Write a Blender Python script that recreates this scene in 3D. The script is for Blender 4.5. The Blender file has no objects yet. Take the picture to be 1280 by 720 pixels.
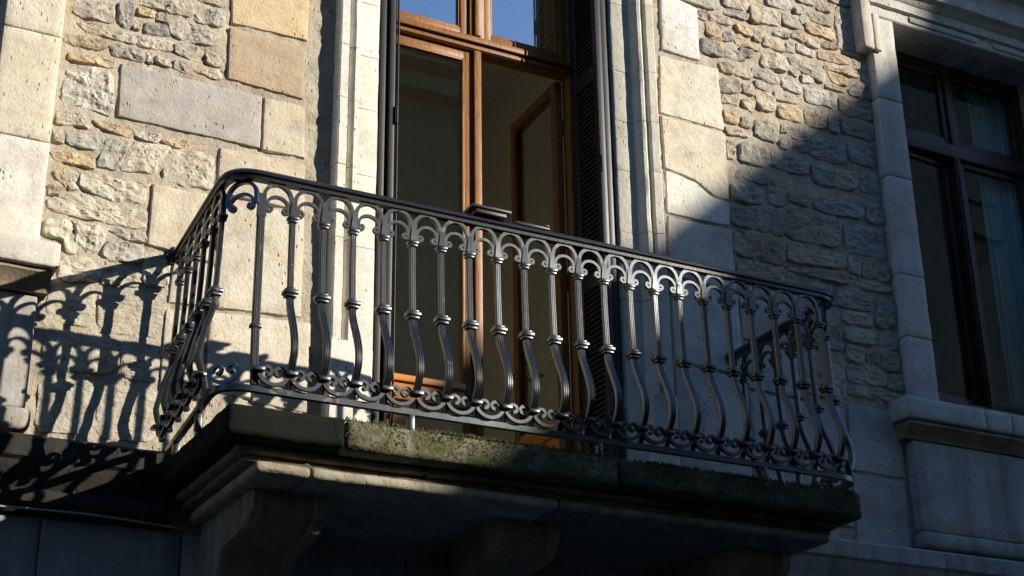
import bpy, bmesh, math, random
from mathutils import Vector, Matrix, noise
random.seed(7)
SC = bpy.context.scene
COL = SC.collection
PI = math.pi

# ------------------------------------------------------------------ camera
F = 1987.4                                    # focal length in pixels of a 1280 wide picture
YAW, PITCH, ROLL = math.radians(28.05), math.radians(22.99), math.radians(-0.856)
CAM = Vector((0, -6.5, 0))
fwd = Vector((math.sin(YAW)*math.cos(PITCH), math.cos(YAW)*math.cos(PITCH), math.sin(PITCH)))
r0 = Vector((math.cos(YAW), -math.sin(YAW), 0)); u0 = r0.cross(fwd)
RIGHT = r0*math.cos(ROLL)+u0*math.sin(ROLL)
UP = -r0*math.sin(ROLL)+u0*math.cos(ROLL)
cd = bpy.data.cameras.new('camera'); cam = bpy.data.objects.new('camera', cd); COL.objects.link(cam)
M = Matrix((RIGHT, UP, -fwd)).transposed().to_4x4(); M.translation = CAM
cam.matrix_world = M
cd.sensor_width = 36; cd.lens = 36*F/1280; cd.clip_end = 500; cd.clip_start = .05
SC.camera = cam

# ------------------------------------------------------------------ light
AZ, EL = math.radians(47), math.radians(19.0)          # from the street normal towards +x ; above the horizon
SUN = Vector((math.sin(AZ)*math.cos(EL), -math.cos(AZ)*math.cos(EL), math.sin(EL)))
W = bpy.data.worlds.new('World'); SC.world = W; W.use_nodes = True
nt = W.node_tree
sky = nt.nodes.new('ShaderNodeTexSky'); sky.sky_type = 'NISHITA'; sky.sun_disc = False
sky.sun_elevation = EL; sky.sun_rotation = math.atan2(SUN.x, SUN.y)
sky.air_density = 1.0; sky.dust_density = .2; sky.ozone_density = 6
bg = nt.nodes['Background']; bg.inputs['Strength'].default_value = .135
nt.links.new(sky.outputs['Color'], bg.inputs['Color'])
ld = bpy.data.lights.new('sun', 'SUN'); ld.energy = 5.0; ld.angle = math.radians(.5); ld.color = (1, .93, .81)
sun = bpy.data.objects.new('sun', ld); COL.objects.link(sun)
sun.rotation_euler = (-SUN).to_track_quat('-Z', 'Y').to_euler()
sun.location = (6, -8, 12)
vs = SC.view_settings
vs.view_transform = 'Standard'; vs.look = 'None'; vs.gamma = 1; vs.use_curve_mapping = False
vs.exposure = .7
SC.cycles.max_bounces = 6; SC.cycles.diffuse_bounces = 5; SC.cycles.glossy_bounces = 4
SC.cycles.transparent_max_bounces = 12
SC.cycles.caustics_reflective = False; SC.cycles.caustics_refractive = False

# ------------------------------------------------------------------ helpers
def at(px, py, Y=0.0):
    d = fwd*F+RIGHT*(px-640)-UP*(py-360)
    return CAM+d*((Y-CAM.y)/d.y)

def mesh_obj(name, verts, faces, mat, parent=None, color=None, angle=35):
    me = bpy.data.meshes.new(name)
    me.from_pydata([tuple(v) for v in verts], [], faces)
    me.validate(); me.update()
    bm = bmesh.new(); bm.from_mesh(me)
    bmesh.ops.recalc_face_normals(bm, faces=bm.faces); bm.to_mesh(me); bm.free()
    for p in me.polygons: p.use_smooth = True
    me.set_sharp_from_angle(angle=math.radians(angle))
    if mat: me.materials.append(mat)
    o = bpy.data.objects.new(name, me); COL.objects.link(o)
    if parent:
        o.parent = parent
        if parent.parent is None and parent.data is None: o.matrix_parent_inverse = Matrix.Translation(-parent.location)
    if color: o.color = (*color, 1)
    return o

def empty(name, loc=(0, 0, 0)):
    o = bpy.data.objects.new(name, None); o.location = loc; o.empty_display_size = .2
    COL.objects.link(o); return o

def tag(o, label, cat, group=None):
    o['label'] = label; o['category'] = cat
    if group: o['group'] = group
    return o

class MB:
    """collects shapes in one mesh"""
    def __init__(s): s.v = []; s.f = []
    def add(s, vs, fs):
        n = len(s.v); s.v += [Vector(v) for v in vs]; s.f += [tuple(i+n for i in f) for f in fs]; return s
    def box(s, x0, x1, y0, y1, z0, z1):
        return s.add([(x0,y0,z0),(x1,y0,z0),(x1,y1,z0),(x0,y1,z0),(x0,y0,z1),(x1,y0,z1),(x1,y1,z1),(x0,y1,z1)],
                     [(0,3,2,1),(4,5,6,7),(0,1,5,4),(1,2,6,5),(2,3,7,6),(3,0,4,7)])
    def cbox(s, x0, x1, y0, y1, z0, z1, c=.004):
        """box with chamfered edges"""
        bm = bmesh.new(); bmesh.ops.create_cube(bm, size=1)
        for v in bm.verts: v.co = ((x0+x1)/2+v.co.x*(x1-x0), (y0+y1)/2+v.co.y*(y1-y0), (z0+z1)/2+v.co.z*(z1-z0))
        bmesh.ops.bevel(bm, geom=list(bm.edges), offset=c, segments=2, profile=.5, affect='EDGES')
        bm.verts.index_update()
        s.add([v.co.copy() for v in bm.verts], [tuple(v.index for v in f.verts) for f in bm.faces]); bm.free(); return s
    def sweep(s, pts, sec, n=None, closed_ends=True, taper=None):
        """sweep a section (a: along in-plane normal, b: along n) along pts; n is the fixed plane normal"""
        pts = [Vector(p) for p in pts]; m = len(sec); rings = []
        base = len(s.v)
        for i, p in enumerate(pts):
            t = (pts[min(i+1, len(pts)-1)]-pts[max(i-1, 0)]).normalized()
            nn = Vector(n) if n is not None else Vector((0, 0, 1))
            a = t.cross(nn).normalized(); b = a.cross(t).normalized()
            k = taper(i/(len(pts)-1)) if taper else 1
            for (sa, sb) in sec: s.v.append(p+a*sa*k+b*sb*(1 if taper else k))
        for i in range(len(pts)-1):
            for j in range(m):
                q = (j+1) % m
                s.f.append((base+i*m+j, base+i*m+q, base+(i+1)*m+q, base+(i+1)*m+j))
        if closed_ends:
            s.f.append(tuple(base+j for j in range(m))[::-1])
            s.f.append(tuple(base+(len(pts)-1)*m+j for j in range(m)))
        return s
    def tube(s, pts, r, k=8):
        return s.sweep(pts, [(r*math.cos(2*PI*j/k), r*math.sin(2*PI*j/k)) for j in range(k)], n=(0.013, .02, 1))
    def lathe(s, c, axis, prof, k=14):
        """prof: list of (distance along axis, radius)"""
        c = Vector(c); ax = Vector(axis).normalized()
        p = ax.orthogonal().normalized(); q = ax.cross(p); base = len(s.v)
        for (d, r) in prof:
            for j in range(k):
                s.v.append(c+ax*d+(p*math.cos(2*PI*j/k)+q*math.sin(2*PI*j/k))*max(r, 1e-4))
        for i in range(len(prof)-1):
            for j in range(k):
                s.f.append((base+i*k+j, base+i*k+(j+1) % k, base+(i+1)*k+(j+1) % k, base+(i+1)*k+j))
        return s
    def build(s, name, mat, parent=None, color=None, angle=35):
        return mesh_obj(name, s.v, s.f, mat, parent, color, angle)

def fbm(p, sc, oct=4):
    return noise.fractal(Vector(p)*sc, .9, 2.1, oct)

def worn(bm_verts, amp, sc=9, seed=0):
    for v in bm_verts:
        p = v.co
        n = noise.noise_vector(p*sc+Vector((seed, 0, 0)))+.5*noise.noise_vector(p*sc*3.1+Vector((0, seed, 0)))
        v.co = p+n*amp

def stone_box(name, x0, x1, y0, y1, z0, z1, mat, parent, color=None, bev=.007, amp=.002, cell=.05, chip=0.0):
    """worn rectangular block: bevelled, subdivided, roughened; chip knocks irregular bites out of the edges"""
    bm = bmesh.new()
    def cuts(a, b): 
        n = max(1, min(28, int(round((b-a)/cell))))
        e = min(bev*1.3, (b-a)*.3)
        return [a, a+e]+[a+(b-a)*i/n for i in range(1, n) if a+e*1.5 < a+(b-a)*i/n < b-e*1.5]+[b-e, b]
    X, Y, Z = cuts(x0, x1), cuts(y0, y1), cuts(z0, z1)
    grid = {}
    def V(i, j, k):
        if (i, j, k) not in grid: grid[(i, j, k)] = bm.verts.new((X[i], Y[j], Z[k]))
        return grid[(i, j, k)]
    nx, ny, nz = len(X)-1, len(Y)-1, len(Z)-1
    for i in range(nx):
        for j in range(ny):
            for k in (0, nz): bm.faces.new((V(i,j,k), V(i+1,j,k), V(i+1,j+1,k), V(i,j+1,k)))
        for k in range(nz):
            for j in (0, ny): bm.faces.new((V(i,j,k), V(i+1,j,k), V(i+1,j,k+1), V(i,j,k+1)))
    for j in range(ny):
        for k in range(nz):
            for i in (0, nx): bm.faces.new((V(i,j,k), V(i,j+1,k), V(i,j+1,k+1), V(i,j,k+1)))
    c = Vector(((x0+x1)/2, (y0+y1)/2, (z0+z1)/2)); sd = random.random()*90
    for (i, j, k), v in grid.items():
        on = (i in (0, nx))+(j in (0, ny))+(k in (0, nz))
        if on >= 2:
            d = bev*(.75 if on == 2 else 1.0)*(1+chip*max(0, 1.5*noise.noise(v.co*14+Vector((sd, 0, 0)))+.6*noise.noise(v.co*41)))
            if i in (0, nx): v.co.x += d*(1 if i == 0 else -1)*.6
            if j in (0, ny): v.co.y += d*(1 if j == 0 else -1)*.6
            if k in (0, nz): v.co.z += d*(1 if k == 0 else -1)*.6
    worn(grid.values(), amp, 9, sd)
    vs = list(bm.verts); bm.verts.index_update()
    o = mesh_obj(name, [v.co for v in vs], [tuple(v.index for v in f.verts) for f in bm.faces], mat, parent, color, 50)
    bm.free(); return o

def profile_block(name, prof, axis, a0, a1, mat, parent, color=None, amp=.0015, cell=.06, gap=.0015):
    """extrude a closed profile [(p,q)...] along an axis: 'x' -> (y,z) profile, 'z' -> (x,y) profile"""
    n = max(2, min(30, int((a1-a0)/cell))); mb = MB(); m = len(prof); sd = random.random()*50
    for i in range(n+1):
        a = a0+gap+(a1-a0-2*gap)*i/n
        for (p, q) in prof:
            v = Vector((a, p, q)) if axis == 'x' else Vector((p, q, a))
            w = noise.noise_vector(v*8+Vector((sd, 0, 0)))*amp*1.3+noise.noise_vector(v*27)*amp
            mb.v.append(v+w)
    for i in range(n):
        for j in range(m):
            k = (j+1) % m
            mb.f.append((i*m+j, i*m+k, (i+1)*m+k, (i+1)*m+j))
    mb.f.append(tuple(range(m))[::-1]); mb.f.append(tuple(n*m+j for j in range(m)))
    return mb.build(name, mat, parent, color, 40)

# ------------------------------------------------------------------ materials
def new_mat(name):
    m = bpy.data.materials.new(name); m.use_nodes = True
    n = m.node_tree; b = n.nodes['Principled BSDF']
    return m, n, b
def node(n, t, **kw):
    x = n.nodes.new(t)
    for k, v in kw.items():
        if k.startswith('i_'): x.inputs[k[2:].replace('_', ' ')].default_value = v
        else: setattr(x, k, v)
    return x
def ramp(n, src, stops):
    r = n.nodes.new('ShaderNodeValToRGB'); e = r.color_ramp.elements
    while len(e) < len(stops): e.new(.5)
    for el, (p, c) in zip(e, stops): el.position = p; el.color = (c, c, c, 1) if isinstance(c, (int, float)) else (*c, 1)
    n.links.new(src, r.inputs['Fac']); return r.outputs['Color']
def mixc(n, a, b, fac, mode='MIX'):
    x = n.nodes.new('ShaderNodeMix'); x.data_type = 'RGBA'; x.blend_type = mode
    for s, k in ((a, 6), (b, 7), (fac, 0)):
        if hasattr(s, 'is_linked') or hasattr(s, 'links'): n.links.new(s, x.inputs[k])
        else: x.inputs[k].default_value = s if k == 0 else ((*s, 1) if len(s) == 3 else s)
    return x.outputs[2]
def noise_tex(n, vec, scale, detail=6, rough=.6, dist=0):
    t = node(n, 'ShaderNodeTexNoise'); t.inputs['Scale'].default_value = scale; t.inputs['Detail'].default_value = detail
    t.inputs['Roughness'].default_value = rough; t.inputs['Distortion'].default_value = dist
    n.links.new(vec, t.inputs['Vector']); return t.outputs['Fac']
def math_n(n, op, a, b=None, c=None):
    x = n.nodes.new('ShaderNodeMath'); x.operation = op
    for i, s in enumerate((a, b, c)):
        if s is None: continue
        if isinstance(s, (int, float)): x.inputs[i].default_value = s
        else: n.links.new(s, x.inputs[i])
    return x.outputs[0]

def stone_mat(name, base=None, bump=.35, grain=60, pits=.5, stain=.35, tool=0, rough=.9, moss=None, streak=0, pitscale=(1, 1, .55), pitdens=.5, patch=0):
    """weathered limestone. base None: the object's own colour"""
    m, n, b = new_mat(name)
    geo = node(n, 'ShaderNodeNewGeometry'); info = node(n, 'ShaderNodeObjectInfo')
    off = node(n, 'ShaderNodeVectorMath', operation='MULTIPLY_ADD')
    comb = node(n, 'ShaderNodeCombineXYZ'); n.links.new(info.outputs['Random'], comb.inputs[0]); n.links.new(info.outputs['Random'], comb.inputs[2])
    n.links.new(comb.outputs[0], off.inputs[0]); off.inputs[1].default_value = (37, 0, 53); n.links.new(geo.outputs['Position'], off.inputs[2])
    P = off.outputs[0]; G = geo.outputs['Position']
    col = info.outputs['Color'] if base is None else None
    if col is None:
        rgb = node(n, 'ShaderNodeRGB'); rgb.outputs[0].default_value = (*base, 1); col = rgb.outputs[0]
    big = noise_tex(n, P, 3.2, 6, .62, .4); mid = noise_tex(n, P, 13, 6, .65); fine = noise_tex(n, P, grain, 6, .7)
    hue = noise_tex(n, P, 5.3, 4, .55, .6)
    col = mixc(n, col, (1.0, .86, .66), math_n(n, 'MULTIPLY', ramp(n, hue, [(.45, 0), (.75, 1)]), stain*.8), 'MULTIPLY')
    col = mixc(n, col, (.52, .50, .49), math_n(n, 'MULTIPLY', ramp(n, big, [(.48, 0), (.72, 1)]), stain), 'MULTIPLY')
    col = mixc(n, col, (1.18, 1.17, 1.14), math_n(n, 'MULTIPLY', ramp(n, mid, [(.5, 0), (.75, 1)]), .8), 'MULTIPLY')
    col = mixc(n, col, (.60, .56, .52), math_n(n, 'MULTIPLY', ramp(n, mid, [(.25, 1), (.45, 0)]), stain*.9), 'MULTIPLY')
    col = mixc(n, col, (.72, .69, .66), math_n(n, 'MULTIPLY', ramp(n, fine, [(.35, 1), (.52, 0)]), .55), 'MULTIPLY')
    if patch:                                  # tints that run across stones and mortar alike
        pn = noise_tex(n, G, 4.6, 7, .68, .5); pn2 = noise_tex(n, G, 9.5, 6, .7, .3)
        col = mixc(n, col, (.46, .33, .19), math_n(n, 'MULTIPLY', ramp(n, pn, [(.52, 0), (.70, 1)]), patch*.7))
        col = mixc(n, col, (.24, .235, .225), math_n(n, 'MULTIPLY', ramp(n, pn2, [(.53, 0), (.70, 1)]), patch*.75))
        col = mixc(n, col, (.56, .53, .46), math_n(n, 'MULTIPLY', ramp(n, pn2, [(.28, 1), (.44, 0)]), patch*.8))
    # pits: stretched little holes
    mp = node(n, 'ShaderNodeMapping'); mp.inputs['Scale'].default_value = pitscale; n.links.new(P, mp.inputs['Vector'])
    vor = node(n, 'ShaderNodeTexVoronoi'); vor.inputs['Scale'].default_value = 34; n.links.new(mp.outputs[0], vor.inputs['Vector'])
    vor.inputs['Randomness'].default_value = 1
    pm = math_n(n, 'MULTIPLY', ramp(n, vor.outputs['Distance'], [(.10, 1), (.2, 0)]), ramp(n, noise_tex(n, P, 6, 3), [(pitdens, 0), (pitdens+.1, 1)]))
    pm = math_n(n, 'MULTIPLY', pm, pits)
    col = mixc(n, col, (.34, .28, .22), pm, 'MULTIPLY')
    if streak:
        ms = node(n, 'ShaderNodeMapping'); ms.inputs['Scale'].default_value = (9, 9, .6); n.links.new(G, ms.inputs['Vector'])
        st = noise_tex(n, ms.outputs[0], 1.0, 5, .6)
        col = mixc(n, col, (.35, .35, .36), math_n(n, 'MULTIPLY', ramp(n, st, [(.45, 0), (.7, 1)]), streak), 'MULTIPLY')
    if moss:
        mm = noise_tex(n, G, 7, 8, .7, .3)
        col = mixc(n, col, moss, ramp(n, mm, [(.43, 0), (.58, 1)]))
        mm2 = noise_tex(n, G, 60, 4, .6)
        col = mixc(n, col, (.5, .5, .45), ramp(n, mm2, [(.3, 1), (.6, 0)]), 'MULTIPLY')
    n.links.new(col, b.inputs['Base Color'])
    h = math_n(n, 'ADD', math_n(n, 'MULTIPLY', mid, .9), math_n(n, 'MULTIPLY', fine, .45))
    h = math_n(n, 'SUBTRACT', h, math_n(n, 'MULTIPLY', pm, 1.3))
    if tool:
        wv = node(n, 'ShaderNodeMapping'); wv.inputs['Rotation'].default_value = (0, .9, 0); wv.inputs['Scale'].default_value = (3, 3, 30); n.links.new(P, wv.inputs['Vector'])
        h = math_n(n, 'ADD', h, math_n(n, 'MULTIPLY', noise_tex(n, wv.outputs[0], 2.2, 4, .6), tool))
    bp = node(n, 'ShaderNodeBump'); bp.inputs['Strength'].default_value = bump; bp.inputs['Distance'].default_value = .02
    n.links.new(h, bp.inputs['Height']); n.links.new(bp.outputs[0], b.inputs['Normal'])
    b.inputs['Roughness'].default_value = rough; b.inputs['Specular IOR Level'].default_value = .12
    return m

M_rub = stone_mat('rubble_stone', None, .85, 45, .6, .6, tool=.6, patch=.8)
M_ash = stone_mat('dressed_stone', None, .55, 70, .9, .6)
M_trim = stone_mat('trim_stone', None, .42, 60, 1.0, .45, streak=.22)
M_trav = stone_mat('pitted_stone', None, .5, 70, 1.0, .35, pitscale=(1.6, 1, .5), pitdens=.44)
M_dark = stone_mat('weathered_dark_stone', None, .45, 60, .6, .6, streak=.6)
M_moss = stone_mat('mossy_stone', None, .9, 70, .6, .5, moss=(.095, .098, .042))
M_mort = stone_mat('mortar', (.43, .385, .305), .9, 60, .6, .55, patch=.8)
M_plas = stone_mat('smooth_wall_stone', (.40, .385, .36), .35, 50, 1.0, .6, streak=.6)

def gloss_mat(name, col, rough=.4, spec=.5, metal=0, grain=None, bump=.05, scale=(1, 1, 1), coat=0, tint=(1, 1, 1), rust=0):
    m, n, b = new_mat(name)
    geo = node(n, 'ShaderNodeTexCoord'); mp = node(n, 'ShaderNodeMapping'); mp.inputs['Scale'].default_value = scale
    n.links.new(geo.outputs['Object'], mp.inputs['Vector'])
    t = noise_tex(n, mp.outputs[0], 18, 6, .6, .3)
    c = mixc(n, col, grain or tuple(x*.6 for x in col), ramp(n, t, [(.35, 0), (.7, 1)]))
    rr = math_n(n, 'MULTIPLY_ADD', noise_tex(n, mp.outputs[0], 40, 4), .10, rough-.05)
    if rust:                                   # worn spots where the paint has gone
        gp = node(n, 'ShaderNodeNewGeometry')
        k = ramp(n, noise_tex(n, gp.outputs['Position'], 21, 7, .7, .4), [(.60, 0), (.68, rust)])
        c = mixc(n, c, (.055, .026, .013), k); rr = math_n(n, 'MULTIPLY_ADD', k, .45, rr)
    n.links.new(c, b.inputs['Base Color']); n.links.new(rr, b.inputs['Roughness'])
    b.inputs['Specular IOR Level'].default_value = spec; b.inputs['Specular Tint'].default_value = (*tint, 1); b.inputs['Metallic'].default_value = metal; b.inputs['Coat Weight'].default_value = coat
    bp = node(n, 'ShaderNodeBump'); bp.inputs['Strength'].default_value = bump; bp.inputs['Distance'].default_value = .004
    n.links.new(noise_tex(n, mp.outputs[0], 60, 5, .6), bp.inputs['Height']); n.links.new(bp.outputs[0], b.inputs['Normal'])
    return m
M_iron = gloss_mat('black_painted_iron', (.009, .011, .015), .29, .9, 0, (.014, .014, .015), .05, rust=.8, tint=(.88, .94, 1.0))
M_rail = gloss_mat('worn_handrail_iron', (.006, .006, .007), .27, .5, 0, (.012, .011, .010), .1)
M_wood = gloss_mat('varnished_oak', (.30, .135, .036), .45, .3, 0, (.12, .042, .011), .2, (6, 6, .5))
M_woodsun = gloss_mat('sun_toned_oak_panel', (.70, .30, .06), .38, .5, 0, (.52, .19, .035), .15, (.5, 6, 6))  # oak with sunlight put into its honey colour, for the lower leaf
M_dkwood = gloss_mat('dark_brown_frame', (.060, .030, .018), .42, .35, 0, (.035, .017, .011), .15, (6, 6, .5))
M_shut = gloss_mat('dark_shutter_paint', (.020, .019, .019), .45, .35, 0, (.028, .025, .024), .08)
M_slat = gloss_mat('shutter_slat_paint', (.075, .060, .046), .55, .3, 0, (.05, .042, .034), .08)
M_brass = gloss_mat('brass', (.75, .5, .2), .28, .5, 1, (.6, .38, .14), .02)
M_room = gloss_mat('room_plaster', (.66, .63, .53), .9, .1, 0, (.61, .57, .47), .02)
M_floor = gloss_mat('parquet', (.30, .17, .08), .5, .4, 0, (.10, .05, .02), .05)
M_cable = gloss_mat('grey_cable', (.3, .28, .25), .6, .3)
M_opp = stone_mat('street_front_stone', (.25, .215, .155), .2, 20, .3, .4, streak=.3)
M_roofm = gloss_mat('dark_roof', (.05, .045, .045), .8, .2)
M_asph = stone_mat('asphalt', (.05, .05, .052), .3, 90, .3, .2)
M_pave = stone_mat('paving', (.36, .34, .30), .3, 60, .3, .3)

def glass_mat(name, refl, tint=(.9, .93, .92)):
    m, n, b = new_mat(name); n.nodes.remove(b)
    out = n.nodes['Material Output']
    tr = node(n, 'ShaderNodeBsdfTransparent'); tr.inputs[0].default_value = (*tint, 1)
    gl = node(n, 'ShaderNodeBsdfGlossy'); gl.inputs['Roughness'].default_value = .0; gl.inputs[0].default_value = (1, 1, 1, 1)
    geo = node(n, 'ShaderNodeNewGeometry')
    bp = node(n, 'ShaderNodeBump'); bp.inputs['Strength'].default_value = .03; bp.inputs['Distance'].default_value = .01
    n.links.new(noise_tex(n, geo.outputs['Position'], 3.5, 2, .5), bp.inputs['Height']); n.links.new(bp.outputs[0], gl.inputs['Normal'])
    lw = node(n, 'ShaderNodeLayerWeight'); lw.inputs['Blend'].default_value = .5
    f = math_n(n, 'MULTIPLY_ADD', math_n(n, 'POWER', lw.outputs['Facing'], 5.0), .9, refl+.035)
    mx = node(n, 'ShaderNodeMixShader'); n.links.new(math_n(n, 'MINIMUM', f, 1.0), mx.inputs[0])
    n.links.new(tr.outputs[0], mx.inputs[1]); n.links.new(gl.outputs[0], mx.inputs[2]); n.links.new(mx.outputs[0], out.inputs[0])
    return m
M_glass = glass_mat('reflective_glass', .30)
M_glass3 = glass_mat('door_glass', .05)
M_glass2 = glass_mat('window_glass', .04)
def curtain_mat():
    m, n, b = new_mat('teal_voile'); b.inputs['Base Color'].default_value = (.26, .46, .50, 1); b.inputs['Roughness'].default_value = .9
    return m
M_curt = curtain_mat()

# ------------------------------------------------------------------ street, far side
def sheet(name, x0, x1, y0, y1, z, mat):
    o = mesh_obj(name, [(x0, y0, z), (x1, y0, z), (x1, y1, z), (x0, y1, z)], [(0, 1, 2, 3)], mat); o['kind'] = 'structure'; return o
ZG = -1.6
sheet('ground', -150, 150, -150, 150, ZG-.12, M_asph)
sheet('road', -60, 60, -11.6, -2.2, ZG-.116, M_asph)
o = MB().box(-60, 60, -2.2, .0, ZG-.116, ZG).build('pavement', M_pave); o['kind'] = 'structure'
o = MB().box(-60, 60, -14, -11.6, ZG-.116, ZG).build('pavement', M_pave); o['kind'] = 'structure'

YO = -14.0
# broad cornice building that the balcony door reflects
A = empty('apartment_building', (4, YO, ZG))
tag(A, 'tall shaded stone apartment building across the street with flat cornice', 'building')
def part(mb, name, mat, root, color=None):
    o = mb.build(name, mat, root, color); o.matrix_parent_inverse = Matrix.Translation(-root.location); return o
TOPA = 14.1
w = MB(); x = -22.0; wins = []
while x < 13.0:
    wins.append(x+1.0); x += 2.9
rows = [(.2, 2.6), (4.4, 6.9), (8.3, 10.9)]
prev = -22.0
for wx in wins:
    w.box(prev, wx, YO-9, YO, ZG, TOPA)
    zz = ZG
    for (a, b2) in rows:
        w.box(wx, wx+1.2, YO-9, YO, zz, a); zz = b2
    w.box(wx, wx+1.2, YO-9, YO, zz, TOPA); prev = wx+1.2
w.box(prev, 14.1, YO-9, YO, ZG, TOPA)
part(w, 'wall', M_opp, A)
for z0, dd in ((3.6, .25), (7.6, .2), (13.3, .3), (13.75, .5)):
    part(MB().box(-22.1, 14.2, YO+.003, YO+dd, z0, z0+.3), 'cornice', M_opp, A)
for wx in wins[4:]:
    for (a, b2) in rows:
        part(MB().box(wx-.18, wx-.003, YO+.003, YO+.1, a-.1, b2+.2).box(wx+1.203, wx+1.38, YO+.003, YO+.1, a-.1, b2+.2), 'surround', M_opp, A)
        part(MB().box(wx+.01, wx+1.19, YO-.3, YO-.26, a+.01, b2-.01), 'window', M_glass2, A)
# raked gable whose edge draws the diagonal shadow
B = empty('gabled_house', (20, YO, ZG)); tag(B, 'gabled stone house across the street with steep raking parapet and an added mass that darkens window reflections', 'building')
def rk(x): return 10.60+.86*(x-19.45)
xa, xr, xe = 14.9, 24.5, 31.0
mb = MB(); pts = [(xa, ZG), (xe, ZG), (xe, 9.6), (xr, rk(xr)), (xa, rk(xa))]
n0 = len(pts)
mb.add([(x, YO-.4, z) for x, z in pts]+[(x, YO, z) for x, z in pts],
       [tuple(range(n0))[::-1], tuple(range(n0, 2*n0))]+[(i, (i+1) % n0, n0+(i+1) % n0, n0+i) for i in range(n0)])
part(mb, 'gable_wall', M_opp, B)
part(MB().box(xa, xe, YO-10, YO-.403, ZG, 6.2), 'wall', M_opp, B)
def skew_box(x0, x1, y0, y1, z0, z1, k):
    d = (y0-y1)*k
    return MB().add([(x0,y0,z0),(x1,y0,z0),(x1,y1,z0),(x0+d,y1,z0),(x0,y0,z1),(x1,y0,z1),(x1,y1,z1),(x0+d,y1,z1)], [(0,3,2,1),(4,5,6,7),(0,1,5,4),(1,2,6,5),(2,3,7,6),(3,0,4,7)])
part(skew_box(21.7, 29, YO-.402, YO-4, ZG, 13.3, 1.1), 'sky_screen', M_opp, B)  # added unseen mass that keeps bright sky out of the window reflections
part(skew_box(19.0, 29.5, YO-.2, YO-1.1, 13.3, 19.5, 1.1), 'sky_screen_head', M_opp, B)  # added overhang for the same, kept high so its shadow stays out of view
for z0 in (8.6, 11.4): part(MB().box(22.3, 29, YO-.40, YO-.28, z0, z0+.3), 'cornice', M_opp, B)  # ledges dressing the added mass, for its reflection
for wx in (23.2, 26.0):
    for z0 in (9.3, 14.5): part(MB().box(wx, wx+1.1, YO-.39 if z0 < 12 else YO-.19, YO-.36 if z0 < 12 else YO-.16, z0, z0+1.8), 'window', M_glass2, B)
for z0 in (14.0, 16.9): part(MB().box(19.3, 29.4, YO-.19, YO-.08, z0, z0+.25), 'cornice', M_opp, B)
for wx in (16.3, 19.0, 21.8, 24.6):
    for z0 in (.4, 3.6):
        part(MB().box(wx, wx+1.1, YO+.003, YO+.06, z0, z0+1.8), 'window', M_glass2, B)
        part(MB().box(wx-.15, wx+1.25, YO+.003, YO+.14, z0-.2, z0-.02).box(wx-.15, wx+1.25, YO+.003, YO+.12, z0+1.82, z0+2.0), 'window_surround', M_opp, B)
#@@BUILD
# ------------------------------------------------------------------ the stone house
BLD = empty('stone_house', (3.5, .25, ZG))
tag(BLD, 'old stone house front of rubble and dressed blocks, with balcony door and tall windows', 'building')
w = MB()
YB, YW = .5, .014
def wall_box(x0, x1, z0, z1): w.box(x0, x1, YW, YB, z0, z1)
wall_box(-8, -.45, ZG, 9); wall_box(.865, 2.71, ZG, 9); wall_box(4.12, 6.165, ZG, 9); wall_box(7.475, 14, ZG, 9)
wall_box(-.45, .865, ZG, 2.82); wall_box(-.45, .865, 5.42, 9)
wall_box(2.71, 4.12, ZG, 1.94); wall_box(2.71, 4.12, 5.75, 9)
wall_box(6.165, 7.475, ZG, 2.82); wall_box(6.165, 7.475, 5.42, 9)
w.build('wall', M_plas, BLD)
def mortar_sheet(x0, x1, z0, z1, cell=.022, y=-.002, amp=.007):
    nx, nz = int((x1-x0)/cell), int((z1-z0)/cell); vs = []; fs = []
    for k in range(nz+1):
        for i in range(nx+1):
            p = Vector((x0+(x1-x0)*i/nx, 0, z0+(z1-z0)*k/nz))
            d = y-amp*(noise.noise(p*11)+.6*noise.noise(p*29)+.3*noise.noise(p*63))
            vs.append((p.x, d, p.z))
    for k in range(nz):
        for i in range(nx):
            a = k*(nx+1)+i; fs.append((a, a+1, a+nx+2, a+nx+1))
    return mesh_obj('mortar', vs, fs, M_mort, BLD, angle=180)
mortar_sheet(1.08, 2.50, 2.0, 4.75, y=-.002, amp=.010)
mortar_sheet(4.31, 6.02, 2.0, 5.6, y=-.001, amp=.010)

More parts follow.
